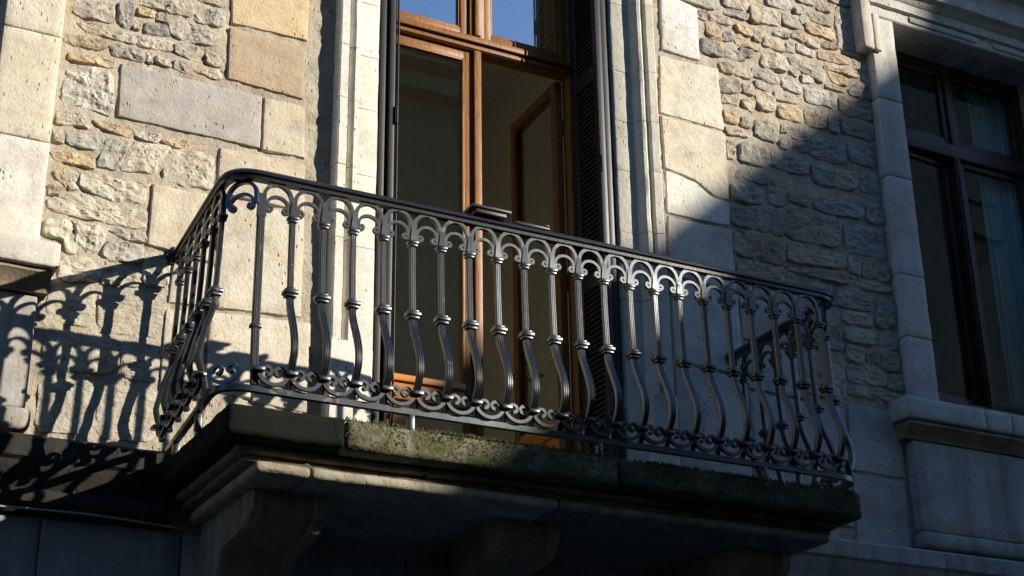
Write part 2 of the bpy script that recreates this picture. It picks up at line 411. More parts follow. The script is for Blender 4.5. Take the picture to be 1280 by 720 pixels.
# --- single stones, traced on the wall plane
def chaikin(p, k=1):
    for _ in range(k):
        q = []
        for i in range(len(p)):
            a, b = p[i], p[(i+1) % len(p)]
            q += [a*.86+b*.14, a*.14+b*.86]
        p = q
    return p
def resample(p, N):
    L = [(p[(i+1) % len(p)]-p[i]).length for i in range(len(p))]; T = sum(L); out = []; i = 0; acc = 0
    for k in range(N):
        t = T*k/N
        while acc+L[i] < t: acc += L[i]; i += 1
        f = (t-acc)/max(L[i], 1e-6); out.append(p[i]*(1-f)+p[(i+1) % len(p)]*f)
    return out
def stone(name, poly, h, rough, mat, color, parent=None, gap=.005, edge=.004, soft=1, flat=False, lean=0):
    """poly: points (x, z) on the wall plane; h: how proud; rough: height of the tooling"""
    p = [Vector((a, 0, b)) for a, b in poly]
    area = sum(p[i].x*p[(i+1) % len(p)].z-p[(i+1) % len(p)].x*p[i].z for i in range(len(p)))/2
    if area < 0: p = p[::-1]
    p = chaikin(p, soft) if soft else p
    per = sum((p[(i+1) % len(p)]-p[i]).length for i in range(len(p)))
    N = max(22, min(110, int(per/.012))); p = resample(p, N)
    c = sum(p, Vector())/N; sd = random.random()*80
    p = [q+noise.noise_vector(q*16+Vector((sd, 0, 0)))*edge+noise.noise_vector(q*45)*edge*.5 for q in p]
    for q in p: q.y = 0
    sz = math.sqrt(abs(area))
    g = min(.25, gap/sz)
    p = [q+(c-q)*g for q in p]
    if flat: rings = [(1.0, .028), (1.0, -.35*h), (1-.0045/sz*2, -.9*h), (1-.012/sz*2, -h), (.8, -h), (.6, -h), (.4, -h), (.2, -h)]
    else: rings = [(1.0, .028), (1.0, -.5*h), (1-min(.05, .004/sz), -.85*h), (1-min(.13, .012/sz), -1.0*h)]+[(.80-.70*i/(7 if sz < .15 else 12), -1.08*h) for i in range(7 if sz < .15 else 12)]
    rings = [(max(.15, s), y) for s, y in rings]
    vs = []; fs = []
    tilt = (random.uniform(-1, 1)*lean, random.uniform(-1, 1)*lean)
    for ri, (s, y) in enumerate(rings):
        for q in p:
            r = c+(q-c)*s; yy = y
            if ri >= 2:
                k = Vector((r.x, sd, r.z))
                n1 = noise.noise(k*9); n2 = noise.noise(Vector((r.x*22+r.z*9, sd, r.z*30-r.x*8))); n3 = noise.noise(k*70)
                rid = 1-abs(noise.noise(Vector((r.x*13+r.z*8, sd+5, r.z*15-r.x*6))))*2
                yy -= rough*(.6*n1+.6*n2+.4*n3+.25*noise.noise(k*130)+.5*rid-.2)*(1 if ri > 2 else .6)
                yy += tilt[0]*(r.x-c.x)/sz+tilt[1]*(r.z-c.z)/sz
            vs.append((r.x, min(yy, .02) if ri else yy, r.z))
    R = len(rings)
    for i in range(R-1):
        for j in range(N):
            q = (j+1) % N; fs.append((i*N+j, i*N+q, (i+1)*N+q, (i+1)*N+j))
    cy = sum(vs[(R-1)*N+j][1] for j in range(N))/N
    vs.append((c.x, cy, c.z)); cc = len(vs)-1
    for j in range(N): fs.append(((R-1)*N+j, (R-1)*N+(j+1) % N, cc))
    return mesh_obj(name, vs, fs, mat, parent or BLD, color, 32 if not flat else 30)
PAL0 = dict(c=(.47,.42,.33), g=(.36,.345,.31), d=(.22,.215,.205), o=(.50,.37,.21), y=(.53,.41,.24), w=(.56,.54,.48), b=(.38,.29,.20), p=(.40,.30,.25), l=(.52,.475,.38), u=(.32,.33,.34), t=(.43,.37,.28))
MEAN = (.46,.415,.34)
PAL = {k: tuple(a*.66+m*.34 for a, m in zip(v, MEAN)) for k, v in PAL0.items()}
def jit(c, k=.06): 
    a = random.uniform(-k, k); return tuple(max(.006, x*(1+a+random.uniform(-.02, .02))) for x in c)
def px(pts, Y=0.0):
    return [(lambda v: (v.x, v.z))(at(a, b, Y)) for a, b in pts]
# rubble between the left window and the door: colour, corners in the picture
RUB_L = [
('l',(88,0),(143,2),(142,32),(95,20)),('l',(88,-30),(143,-26),(143,0),(88,-4)),('d',(148,4),(169,6),(165,36),(154,37),(146,26)),('o',(172,9),(195,15),(191,24),(171,19)),
('d',(182,28),(210,32),(212,49),(180,42)),('t',(166,26),(179,28),(174,40),(165,37)),('g',(195,17),(210,19),(210,31),(194,27)),
('g',(210,23),(259,36),(279,45),(278,62),(223,50),(213,43)),('c',(156,-9),(240,-9),(240,24),(197,13),(170,5)),('g',(242,10),(281,15),(279,37),(244,27)),
('c',(244,-10),(283,-6),(281,11),(246,2)),('c',(95,27),(142,35),(169,47),(168,57),(110,41)),('l',(170,44),(215,53),(214,66),(172,58)),
('g',(217,54),(255,62),(255,80),(219,68)),('g',(256,64),(280,69),(279,86),(256,81)),('b',(83,42),(135,52),(133,63),(109,62),(83,54)),
('g',(136,54),(182,63),(180,79),(141,71)),('c',(193,71),(215,75),(213,86),(194,79)),('g',(216,76),(241,82),(237,93),(215,86)),
('c',(244,82),(277,88),(275,102),(244,92)),('o',(86,66),(142,77),(141,87),(86,77)),('c',(184,66),(192,70),(190,80),(183,78)),
('w',(86,80),(142,89),(141,146),(112,137),(74,128)),('l',(71,138),(101,141),(114,164),(91,157),(70,155)),('o',(114,149),(167,162),(163,173),(128,164)),
('l',(167,162),(202,168),(196,181),(171,174)),('y',(210,172),(259,182),(257,191),(212,184),(202,177)),('g',(83,166),(128,172),(122,190),(83,180)),
('c',(66,162),(81,164),(79,181),(67,178)),('y',(63,188),(116,196),(117,213),(69,201)),('g',(134,172),(165,178),(146,214),(120,209)),
('l',(167,178),(216,184),(202,201),(194,217),(148,214)),('l',(218,185),(267,194),(266,238),(228,233),(199,220)),('b',(66,214),(79,213),(84,236),(70,224)),
('l',(80,209),(100,216),(97,239),(84,238)),('l',(101,216),(186,231),(183,255),(139,252),(99,235)),('t',(60,229),(81,237),(72,245),(61,244)),
('l',(59,248),(94,242),(139,257),(182,264),(181,288),(100,273),(61,263)),('l',(57,274),(92,276),(94,317),(81,317),(79,300),(54,295)),
('w',(94,278),(126,283),(132,298),(120,317),(96,317)),('c',(135,285),(180,291),(183,305),(154,300)),('g',(135,302),(152,303),(180,309),(178,330),(137,328),(126,319)),
('l',(76,321),(124,323),(126,352),(72,352)),('c',(128,332),(178,333),(176,360),(127,357)),('l',(180,315),(214,322),(210,360),(178,356)),
('l',(60,360),(120,360),(118,410),(56,404)),('l',(122,362),(214,368),(208,424),(120,415)),('l',(55,410),(150,420),(146,470),(50,462)),
('l',(152,424),(206,430),(200,480),(150,474)),('l',(48,470),(120,478),(116,545),(42,540)),('l',(122,480),(200,486),(194,555),(118,548))]
for c, *pts in RUB_L:
    low = pts[0][1] > 350
    stone('stone', px(pts), (.006 if low else random.uniform(.007, .014)), .003 if low else (.020 if c == 'w' else .015), M_rub, jit(PAL[c], .1), gap=.002 if low else -.006, edge=.006, lean=.003 if low else .010)
# dressed quoins beside the door surround
ASH_L = [((.50,.47,.40),(149,80),(328,122),(325,187),(145,147)),((.56,.44,.28),(288,-30),(388,-30),(384,53),(288,31)),((.40,.32,.22),(285,34),(381,60),(378,126),(283,100)),
((.52,.46,.36),(329,122),(381,133),(380,200),(326,189)),((.54,.48,.38),(273,185),(381,206),(380,266),(269,242)),((.55,.49,.38),(190,230),(268,245),(262,330),(183,307)),
((.54,.49,.40),(270,246),(380,269),(376,399),(271,387)),((.56,.51,.42),(262,390),(316,395),(313,500),(254,490)),((.55,.50,.41),(318,396),(388,404),(386,520),(314,504)),
((.55,.50,.41),(216,325),(268,333),(266,386),(208,380)),((.55,.50,.41),(206,386),(258,391),(252,500),(198,490))]
for i, (c, *pts) in enumerate(ASH_L):
    c2 = (.40,.375,.335) if i == 0 else c
    stone('stone_block', px(pts), .016, .0022, M_ash, jit(c2, .03), gap=.004, edge=.0022, soft=0, flat=True)
ASH_R = [((.66,.65,.60),(823,-14),(845,0),(870,12),(873,78),(850,72),(826,64)),((.60,.55,.45),(823,69),(848,76),(897,86),(905,165),(824,142)),
((.56,.51,.41),(825,144),(906,167),(911,252),(893,247),(868,226),(830,211)),((.68,.66,.60),(830,213),(867,228),(892,249),(911,254),(912,284),(832,267)),((.60,.58,.53),(833,270),(913,288),(921,365),(837,345)),((.58,.56,.52),(837,348),(921,368),(930,470),(842,452)),
((.58,.56,.52),(842,455),(930,473),(940,600),(850,585)),((.46,.44,.40),(923,372),(985,384),(1002,440),(928,424)),((.46,.44,.40),(929,428),(1000,444),(1006,500),(934,486)),
((.47,.45,.41),(935,490),(1055,512),(1062,585),(942,562)),((.47,.45,.41),(942,566),(1062,589),(1068,660),(950,640)),((.48,.46,.42),(1058,504),(1124,516),(1131,600),(1064,588)),((.47,.45,.41),(1064,592),(1131,603),(1139,690),(1070,680))]
for i, (c, *pts) in enumerate(ASH_R):
    stone('stone_block', px(pts), .02 if i == 0 else .012, .003, M_ash, jit(c, .03), gap=.003, edge=.0025, soft=0, flat=True)
RUB_R = [
('c',(846,-6),(898,-4),(896,15),(855,3)),('c',(902,-4),(935,3),(933,15),(903,8)),('g',(903,10),(935,18),(933,27),(907,19)),('g',(871,14),(884,17),(882,27),(872,23)),
('t',(886,17),(915,25),(912,33),(887,26)),('y',(880,28),(902,33),(898,48),(884,45)),('y',(887,47),(902,48),(899,60),(890,54)),('d',(876,47),(887,52),(902,63),(901,74),(876,66)),
('g',(905,41),(917,40),(917,53),(903,50)),('y',(918,30),(940,35),(939,48),(920,40)),('t',(940,35),(951,43),(950,55),(940,50)),('y',(918,47),(948,57),(948,66),(920,57)),
('d',(923,60),(940,65),(939,74),(923,69)),('g',(903,62),(922,64),(932,78),(903,72)),('c',(936,5),(975,15),(975,34),(937,29)),('g',(977,15),(1001,26),(1000,38),(977,32)),
('w',(957,-3),(988,-2),(987,15),(960,8)),('g',(965,38),(985,42),(984,50),(965,44)),('t',(953,45),(978,52),(980,67),(953,58)),('w',(981,53),(993,57),(992,68),(982,65)),
('c',(950,62),(980,70),(985,93),(951,84)),('t',(897,77),(917,82),(917,95),(898,90)),('c',(917,83),(938,88),(940,100),(918,95)),('g',(940,84),(965,90),(965,100),(940,97)),
('c',(900,97),(920,100),(925,118),(900,115)),('c',(925,104),(942,108),(943,121),(927,117)),('g',(943,100),(962,104),(962,116),(943,109)),('w',(975,101),(1000,105),(1001,120),(977,111)),
('g',(992,9),(1003,10),(1001,19),(992,17)),('b',(1020,0),(1040,7),(1038,18),(1020,14)),('c',(995,-4),(1017,0),(1017,9),(998,3)),('t',(1007,14),(1041,22),(1040,35),(1015,27)),
('o',(1005,28),(1043,39),(1045,54),(1007,40)),('t',(990,41),(1006,44),(1005,55),(990,47)),('c',(1007,47),(1024,52),(1023,62),(1007,57)),('b',(1025,53),(1047,58),(1046,64),(1027,60)),
('w',(993,54),(1018,64),(1018,73),(994,65)),('b',(1022,63),(1060,72),(1060,83),(1023,74)),('t',(1061,73),(1073,80),(1073,88),(1065,85)),('c',(985,70),(1030,90),(1028,106),(1018,100),(988,82)),
('b',(1030,82),(1057,88),(1057,93),(1031,87)),('t',(1057,89),(1074,93),(1073,98),(1058,95)),('o',(1032,88),(1058,98),(1058,109),(1040,105)),('b',(1030,105),(1057,112),(1055,117),(1032,111)),
('g',(985,83),(998,91),(995,98),(988,93)),('w',(1000,93),(1017,97),(1018,103),(1002,105)),('c',(950,88),(983,97),(972,108),(950,101)),('w',(1002,108),(1045,118),(1043,136),(1008,128)),
('w',(1041,8),(1074,17),(1084,75),(1049,64)),('w',(1027,-12),(1073,-8),(1074,14),(1040,4)),('w',(1074,78),(1086,80),(1089,114),(1075,100)),('g',(1060,112),(1074,103),(1090,118),(1091,127),(1062,120)),
('c',(902,118),(923,125),(923,134),(902,128)),('c',(925,124),(943,130),(942,141),(928,135)),('c',(943,113),(967,118),(969,142),(947,138)),('o',(902,137),(923,145),(921,157),(903,151)),
('t',(924,147),(940,152),(938,162),(925,157)),('c',(903,159),(940,165),(937,173),(910,170)),('t',(967,114),(1001,122),(998,131),(967,125)),('o',(970,131),(1003,138),(1002,156),(974,148)),
('g',(942,150),(973,153),(971,181),(942,171)),('b',(974,157),(985,160),(983,168),(974,165)),('g',(987,158),(1011,165),(1008,178),(988,172)),('w',(973,177),(980,173),(988,180),(987,188),(974,185)),
('b',(989,178),(1010,183),(1007,192),(989,188)),('b',(1005,134),(1031,140),(1031,163),(1007,157)),('g',(1032,142),(1047,146),(1048,168),(1035,165)),('t',(908,175),(920,178),(917,200),(908,198)),
('g',(923,177),(960,184),(962,212),(923,203)),('g',(962,187),(1008,196),(1010,221),(963,209)),('u',(1012,173),(1054,181),(1055,207),(1012,197)),('b',(1047,120),(1089,129),(1091,153),(1050,142)),
('g',(1050,147),(1092,158),(1092,178),(1052,167)),('u',(1058,173),(1094,182),(1096,212),(1060,203)),('u',(1013,204),(1041,210),(1041,236),(1015,227)),('t',(1042,212),(1071,217),(1071,239),(1042,235)),
('u',(1073,217),(1097,222),(1099,244),(1073,239)),('g',(924,211),(958,220),(957,232),(918,223)),('g',(913,228),(955,235),(952,257),(930,253),(913,250)),('t',(960,226),(980,229),(979,259),(961,256)),
('g',(964,261),(980,263),(979,296),(966,293)),('g',(914,258),(961,264),(962,291),(915,282)),('b',(985,239),(1015,245),(1013,260),(986,253)),('t',(982,256),(1048,276),(1050,312),(982,298)),
('u',(1017,246),(1079,254),(1077,275),(1040,269),(1017,260)),('g',(1081,254),(1101,257),(1104,283),(1082,277)),('u',(1052,279),(1104,289),(1106,325),(1056,315)),('b',(917,287),(963,297),(979,303),(980,334),(917,318)),
('c',(984,304),(1054,318),(1056,338),(984,328)),('c',(1058,320),(1075,324),(1075,345),(1058,340)),('p',(1077,327),(1096,331),(1096,350),(1077,346)),('g',(1098,331),(1112,334),(1113,353),(1098,352)),
('c',(983,332),(1027,337),(1056,343),(1056,358),(1015,347),(983,338)),('c',(1060,343),(1088,353),(1112,359),(1112,368),(1060,359)),('c',(922,324),(982,338),(1010,356),(1003,366),(922,346)),('c',(1012,352),(1040,360),(1046,384),(1006,372)),
('g',(1042,362),(1093,371),(1092,391),(1048,385)),('u',(1096,372),(1117,376),(1118,405),(1104,412),(1094,405)),('c',(1050,387),(1090,395),(1088,410),(1052,404)),('c',(1055,409),(1093,415),(1093,433),(1057,427)),
('c',(1098,416),(1120,421),(1121,438),(1098,433)),('g',(1057,430),(1080,437),(1078,459),(1058,450)),('p',(1081,437),(1098,440),(1097,463),(1082,460)),('p',(1101,439),(1123,443),(1124,466),(1101,462)),
('c',(1057,454),(1107,466),(1107,484),(1060,478)),('g',(1109,467),(1127,470),(1128,490),(1108,486)),('c',(1060,482),(1103,489),(1102,500),(1062,495)),('c',(1104,491),(1128,494),(1129,508),(1104,503)),
('c',(1006,378),(1047,388),(1050,410),(1008,402)),('g',(1005,406),(1053,414),(1056,440),(1006,432)),('c',(1004,448),(1055,458),(1057,500),(1008,494))]
for c, *pts in RUB_R:
    big = abs(pts[1][0]-pts[0][0]) > 34
    stone('stone', px(pts), random.uniform(.008, .017), .0115, M_rub, jit(PAL[c], .1), gap=-.006, lean=.011, edge=.006)

# --- wall below the string courses: big smooth blocks with open joints
def course_blocks(xs, z0, z1, y, mat, col):
    for a, b in zip(xs, xs[1:]):
        stone_box('stone_block', a+.003, b-.003, y, .1, z0+.003, z1-.003, mat, BLD, jit(col, .05), .006, .0015, .09)
course_blocks([-1.2, .3, 1.27, 1.86, 2.9, 3.9, 4.9, 6.0, 7.1, 9.0], .98, 1.70, -.004, M_dark, (.30, .30, .30))
course_blocks([-1.2, -.2, .75, 1.6, 2.5, 3.4, 4.4, 5.4, 6.6, 7.8, 9.0], .2, .975, -.004, M_dark, (.30, .30, .30))
# --- string courses
SP = [(.05, 2.035), (-.10, 2.012), (-.122, 1.995), (-.124, 1.915), (-.105, 1.902), (-.10, 1.872), (-.072, 1.835), (-.058, 1.80), (-.082, 1.788), (-.09, 1.765), (-.082, 1.742), (-.05, 1.728), (-.03, 1.705), (.05, 1.70)]
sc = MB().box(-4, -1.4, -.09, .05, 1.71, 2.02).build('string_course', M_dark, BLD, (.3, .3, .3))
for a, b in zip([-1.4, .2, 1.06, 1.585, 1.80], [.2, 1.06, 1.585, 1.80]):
    profile_block('moulding_block', SP, 'x', a, b, M_dark, sc, jit((.036, .034, .030), .15))  # left course darkened in its colour to stand in for shade
sc2 = MB().box(9.2, 11, -.09, .05, 1.71, 2.02).build('string_course', M_dark, BLD, (.3, .3, .3))
for a, b in zip([4.62, 5.70, 6.02, 6.9, 9.2], [5.70, 6.02, 6.9, 9.2]):
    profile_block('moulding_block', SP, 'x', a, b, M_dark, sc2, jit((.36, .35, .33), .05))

# --- door surround: flat band, bead, outer fillet
def surround(side, x):
    s = side
    prof = [(x-s*.16, .32), (x, .32), (x, -.006), (x+s*.008, -.012), (x+s*.112, -.012), (x+s*.118, -.022), (x+s*.124, -.052), (x+s*.136, -.07), (x+s*.152, -.074), (x+s*.166, -.062), (x+s*.174, -.05), (x+s*.182, -.05), (x+s*.19, -.078), (x+s*.232, -.082), (x+s*.24, -.076), (x+s*.242, .03), (x+s*.242, .32)]
    prof[0] = (x+s*.242, .32); prof = prof[1:]
    zs = [1.97, 2.66, 3.18, 3.57, 3.94, 4.245, 4.56, 5.0, 5.75]
    root = None
    for i, (a, b) in enumerate(zip(zs, zs[1:])):
        p = prof
        if i == 0: p = [(x, .32), (x, -.006), (x+s*.008, -.016), (x+s*.236, -.088), (x+s*.25, -.08), (x+s*.25, .32)]; p = [(x, .32), (x, -.01), (x+s*.01, -.022), (x+s*.10, -.03), (x+s*.12, -.08), (x+s*.24, -.09), (x+s*.252, -.08), (x+s*.252, .32)]
        o = profile_block('jamb_stone', p, 'z', a, b, M_trim, BLD, jit(((.60,.57,.50) if side < 0 else (.57,.54,.47)), .05), .0018)
surround(-1, 2.71); surround(1, 4.115)
stone_box('door_lintel', 2.45, 4.38, -.07, .32, 5.752, 6.1, M_trim, BLD, (.5, .46, .38))

# --- window surrounds, sills and aprons
def pier(x0, x1, zs, cols, mats):
    for i, (a, b) in enumerate(zip(zs, zs[1:])):
        stone_box('window_jamb', x0, x1, -.075, .30, a+.0015, b-.0015, mats[i], BLD, jit(cols[i], .03), .0055, .0022, .045, .3)
pier(.865, 1.125, [2.853, 3.36, 3.90, 4.60, 5.418], [(.62,.59,.52), (.54,.49,.39), (.55,.50,.40), (.55,.5,.4)], [M_trim, M_trav, M_trav, M_trim])
pier(-.71, -.45, [2.853, 3.36, 3.90, 4.60, 5.418], [(.6,.57,.5)]*4, [M_trim]*4)
zr = [2.872, 3.27, 3.66, 4.30, 4.83, 5.418]
pier(5.975, 6.165, zr, [(.52,.50,.46)]*5, [M_trim]*5)
pier(7.475, 7.70, zr, [(.52,.50,.46)]*5, [M_trim]*5)
stone_box('jamb_ear', 5.885, 5.973, -.105, .02, 5.15, 5.75, M_trim, BLD, (.5, .46, .40), .009, .002, .05, .4)
stone_box('jamb_ear', 5.9755, 6.03, -.104, -.0765, 5.15, 5.418, M_trim, BLD, (.52, .48, .42), .006, .002, .05, .4)
def sill(x0, x1, splits, z0, z1, y, endw, col):
    xs = [x0]+splits+[x1]
    for a, b in zip(xs, xs[1:]):
        stone_box('window_sill', a+.0015, b-.0015, y, .3, z0, z1, M_trim, BLD, jit(col, .03), .0065, .002, .045, .6)
sill(-.75, 1.205, [.1], 2.737, 2.850, -.165, 0, (.58,.55,.47))
sill(5.842, 9.0, [6.42, 6.62, 7.3], 2.742, 2.868, -.155, 0, (.52,.50,.46))
def under_sill(x0, x1, dirx):
    P = [(.03, 2.735), (-.135, 2.733), (-.14, 2.715), (-.12, 2.70), (-.112, 2.688), (-.085, 2.668), (-.078, 2.645), (.03, 2.642)]
    profile_block('sill_moulding', P, 'x', x0, x1, M_dark, BLD, (.30, .24, .17))
under_sill(-.72, 1.185, 1); under_sill(5.865, 9.0, -1)
stone_box('apron', -.6, 1.15, -.055, .03, 2.135, 2.640, M_plas, BLD, (.5,.48,.44), .008, .0015, .08)
stone_box('apron_base', -.6, 1.172, -.085, .03, 2.036, 2.132, M_dark, BLD, (.40,.37,.33), .016, .003, .05)
stone_box('apron', 5.925, 9.0, -.075, .03, 2.125, 2.640, M_plas, BLD, (.5,.48,.44), .008, .0015, .08)
stone_box('apron_base', 5.915, 9.0, -.09, .03, 2.036, 2.122, M_plas, BLD, (.5,.48,.44), .012, .002, .08)
# lintel with its stepped fascia and cornice over the right window, and the plain one over the left
LP = [(.3, 5.42), (-.07, 5.42), (-.078, 5.428), (-.078, 5.496), (-.102, 5.502), (-.104, 5.56), (-.116, 5.566), (-.135, 5.60), (-.17, 5.612), (-.172, 5.648), (-.155, 5.66), (-.14, 5.75), (-.15, 5.80), (-.21, 5.83), (-.25, 5.86), (-.25, 5.95), (.3, 5.97)]
for a, b in zip([5.9755, 6.55, 7.05, 7.9], [6.55, 7.05, 7.9, 9.4]):
    profile_block('window_lintel', LP, 'x', a, b, M_trim, BLD, jit((.52,.50,.45), .04), .0025)
for a, b in ((6.30, 6.86), (7.0, 7.62)):
    stone_box('lintel_panel', a, b, -.090, -.0795, 5.447, 5.487, M_trim, BLD, (.5, .48, .44), .004, .001, .06)
profile_block('window_lintel', LP, 'x', -.9, 1.13, M_trim, BLD, (.52,.49,.42), .002)

# ------------------------------------------------------------------ windows
def casement_window(x0, x1, z0, z1, y, zt0, zt1, ajar=0):
    """frame, mullion, transom, four sashes with panes"""
    xm = (x0+x1)/2
    fr = MB(); fr.cbox(x0, x0+.05, y, y+.07, z0, z1).cbox(x1-.05, x1, y, y+.07, z0, z1).cbox(x0+.05, x1-.05, y+.001, y+.069, z0, z0+.05).cbox(x0+.05, x1-.05, y+.001, y+.069, z1-.05, z1)
    fr.cbox(x0+.05, x1-.05, y-.012, y+.068, zt0, zt1)
    f = fr.build('window_frame', M_dkwood, BLD)
    MB().cbox(xm-.024, xm+.024, y-.008, y+.066, z0+.05, zt0).cbox(xm-.024, xm+.024, y-.006, y+.066, zt1, z1-.05).cbox(xm-.012, xm+.012, y-.018, y-.008, z0+.06, zt0-.01).build('mullion', M_dkwood, f)
    for a, b in ((x0+.05, xm-.024), (xm+.024, x1-.05)):
        for c, d in ((z0+.05, zt0), (zt1, z1-.05)):
            s = .042
            q = MB().cbox(a+.002, a+s, y+.012, y+.05, c+.002, d-.002).cbox(b-s, b-.002, y+.012, y+.05, c+.002, d-.002).cbox(a+s, b-s, y+.013, y+.049, c+.002, c+s+.01).cbox(a+s, b-s, y+.013, y+.049, d-s, d-.002).build('sash', M_dkwood, f)
            g = MB().box(a+s-.004, b-s+.004, y+.03, y+.034, c+s, d-s+.004).build('pane', M_glass2, f)
            if ajar and a == x0+.05 and c == z0+.05:      # this sash stands a little open into the room
                T = Matrix.Translation((a, y+.05, 0))@Matrix.Rotation(math.radians(ajar), 4, 'Z')@Matrix.Translation((-a, -y-.05, 0))
                for k in (q, g): k.data.transform(T)
casement_window(6.17, 7.47, 2.985, 5.42, .19, 4.72, 4.815, 4.2)
casement_window(-.445, .86, 2.985, 5.42, .19, 4.72, 4.815)
def room(name, x0, x1, y0, y1, z0, z1):
    m = MB()
    m.add([(x0,y0,z0),(x1,y0,z0),(x1,y1,z0),(x0,y1,z0),(x0,y0,z1),(x1,y0,z1),(x1,y1,z1),(x0,y1,z1)], [(4,5,6,7),(1,2,6,5),(2,3,7,6),(3,0,4,7)])
    o = m.build(name, M_room, BLD)
    MB().box(x0, x1, y0, y1, z0-.05, z0+.001).build('room_floor', M_floor, BLD)
room('room_walls', 2.35, 4.6, .502, 2.7, 2.02, 5.7)
room('room_walls', 5.3, 8.6, .502, 3.9, 2.02, 5.7)
room('room_walls', -1.4, 1.9, .502, 3.9, 2.02, 5.7)
# curtain inside the right window
m = MB(); vs = []; fs = []; n = 60
for i in range(n+1):
    x = 7.10+.46*i/n; yy = .285+.016*math.sin(i*.95)+.012*math.sin(i*2.3+1)
    for z in (2.6, 5.5): vs += [(x, yy, z), (x, yy+.004, z)]
for i in range(n):
    a = i*4; b = a+4
    fs += [(a, b, b+2, a+2), (a+1, a+3, b+3, b+1), (a, a+1, b+1, b), (a+2, b+2, b+3, a+3)]
fs += [(0, 2, 3, 1), (n*4, n*4+1, n*4+3, n*4+2)]
tag(mesh_obj('curtain', vs, fs, M_curt, None, angle=180), 'teal pleated curtain hanging behind the dark brown window glass', 'curtain')

# ------------------------------------------------------------------ balcony door
Y0 = .30; X0, X1 = 2.715, 4.11
fr = MB(); fr.cbox(X0, X0+.11, Y0, Y0+.08, 2.0, 5.75).cbox(X1-.10, X1, Y0, Y0+.08, 2.0, 5.75).cbox(X0+.11, X1-.10, Y0+.002, Y0+.078, 5.68, 5.75)
fr.cbox(X0+.11, X1-.10, Y0-.012, Y0+.076, 4.655, 4.745).cbox(X0+.11, X1-.10, Y0-.034, Y0-.012, 4.695, 4.732, .006).cbox(X0+.11, X1-.10, Y0-.02, Y0-.0125, 4.66, 4.68, .003)
fr.cbox(X0+.11, X1-.10, Y0+.004, Y0+.08, 2.0, 2.035)
df = fr.build('door_frame', M_wood, BLD)
XM = 3.425
MB().cbox(XM-.045, XM+.045, Y0-.004, Y0+.07, 4.745, 5.68).cbox(XM-.02, XM+.02, Y0-.022, Y0-.004, 4.75, 5.67, .006).build('transom_mullion', M_wood, df)
for a, b in ((X0+.11, XM-.045), (XM+.045, X1-.10)):
    s = .05
    MB().cbox(a+.002, a+s, Y0+.012, Y0+.055, 4.747, 5.678).cbox(b-s, b-.002, Y0+.012, Y0+.055, 4.747, 5.678).cbox(a+s, b-s, Y0+.013, Y0+.054, 4.747, 4.747+s).cbox(a+s, b-s, Y0+.013, Y0+.054, 5.62, 5.678)\
      .cbox(a+s, a+s+.012, Y0+.02, Y0+.03, 4.80, 5.62, .003).cbox(b-s-.012, b-s, Y0+.02, Y0+.03, 4.80, 5.62, .003).cbox(a+s+.012, b-s-.012, Y0+.021, Y0+.029, 4.797, 4.809, .003).build('transom_sash', M_wood, df)
    MB().box(a+s-.004, b-s+.004, Y0+.036, Y0+.04, 4.79, 5.63).build('pane', M_glass, df)
LW = XM-.012-(X0+.11)            # width of one leaf
def door_leaf(name):
    """leaf drawn from its hinge at x=0 to x=LW, z absolute"""
    s = .062
    m = MB().cbox(.0, s, 0, .045, 2.04, 4.652).cbox(LW-s, LW, 0, .045, 2.04, 4.652).cbox(s, LW-s, .001, .044, 4.598, 4.652)
    m.cbox(s, s+.014, -.006, .006, 2.67, 4.598, .003).cbox(LW-s-.014, LW-s, -.006, .006, 2.67, 4.598, .003).cbox(s+.014, LW-s-.014, -.0055, .0055, 4.584, 4.598, .003)
    o = m.build(name, M_wood, BLD); o.matrix_parent_inverse = Matrix.Identity(4)
    def sub(mb, nm, mt):
        q = mb.build(nm, mt, o); q.matrix_parent_inverse = Matrix.Identity(4); return q
    sub(MB().cbox(s, LW-s, .001, .044, 2.04, 2.17), 'lower_rail', M_woodsun); sub(MB().cbox(s, LW-s, .001, .044, 2.56, 2.67), 'lower_rail', M_woodsun)
    sub(MB().cbox(s, LW-s, -.018, .0, 2.655, 2.69, .005), 'rail_moulding', M_woodsun); sub(MB().cbox(s, LW-s, -.012, .0, 2.56, 2.58, .004), 'rail_moulding', M_woodsun)
    sub(MB().cbox(s-.005, LW-s+.005, .012, .034, 2.165, 2.565, .003).cbox(s+.05, LW-s-.05, .002, .012, 2.22, 2.51, .008), 'kick_panel', M_woodsun)
    sub(MB().box(s-.004, LW-s+.004, .02, .024, 2.665, 4.603), 'pane', M_glass3)
    return o, sub
BOFF = Vector(BLD.location)
leaf, _ = door_leaf('door_leaf'); leaf.location = Vector((X0+.11, Y0+.012, 0))-BOFF
leaf2, sub2 = door_leaf('door_leaf'); leaf2['label'] = 'right leaf of the door swung open into the dark room'
leaf2.location = Vector((X1-.105, Y0+.075, 0))-BOFF; leaf2.rotation_euler = (0, 0, math.radians(180-92))
sub2(MB().lathe((LW-.045, 0, 3.02), (0, -1, 0), [(0, .022), (.006, .022), (.008, .009), (.05, .009)], 12).tube([(LW-.045, -.05, 3.02), (LW-.06, -.056, 3.02), (LW-.16, -.056, 3.015)], .009)
     .lathe((LW-.045, .045, 3.02), (0, 1, 0), [(0, .022), (.006, .022), (.008, .009), (.05, .009)], 12).tube([(LW-.045, .095, 3.02), (LW-.06, .1, 3.02), (LW-.16, .1, 3.015)], .009), 'handle', M_brass)
for z in (2.5, 3.4, 4.35):
    sub2(MB().lathe((.0, -.008, z-.05), (0, 0, 1), [(0, .001), (0, .009), (.1, .009), (.1, .001)], 8), 'hinge', M_shut)
MB().cbox(XM-.022, XM+.022, Y0-.012, Y0+.011, 2.04, 4.66, .006).build('meeting_stile', M_wood, leaf).matrix_parent_inverse = Matrix.Translation(-leaf.location-BOFF)
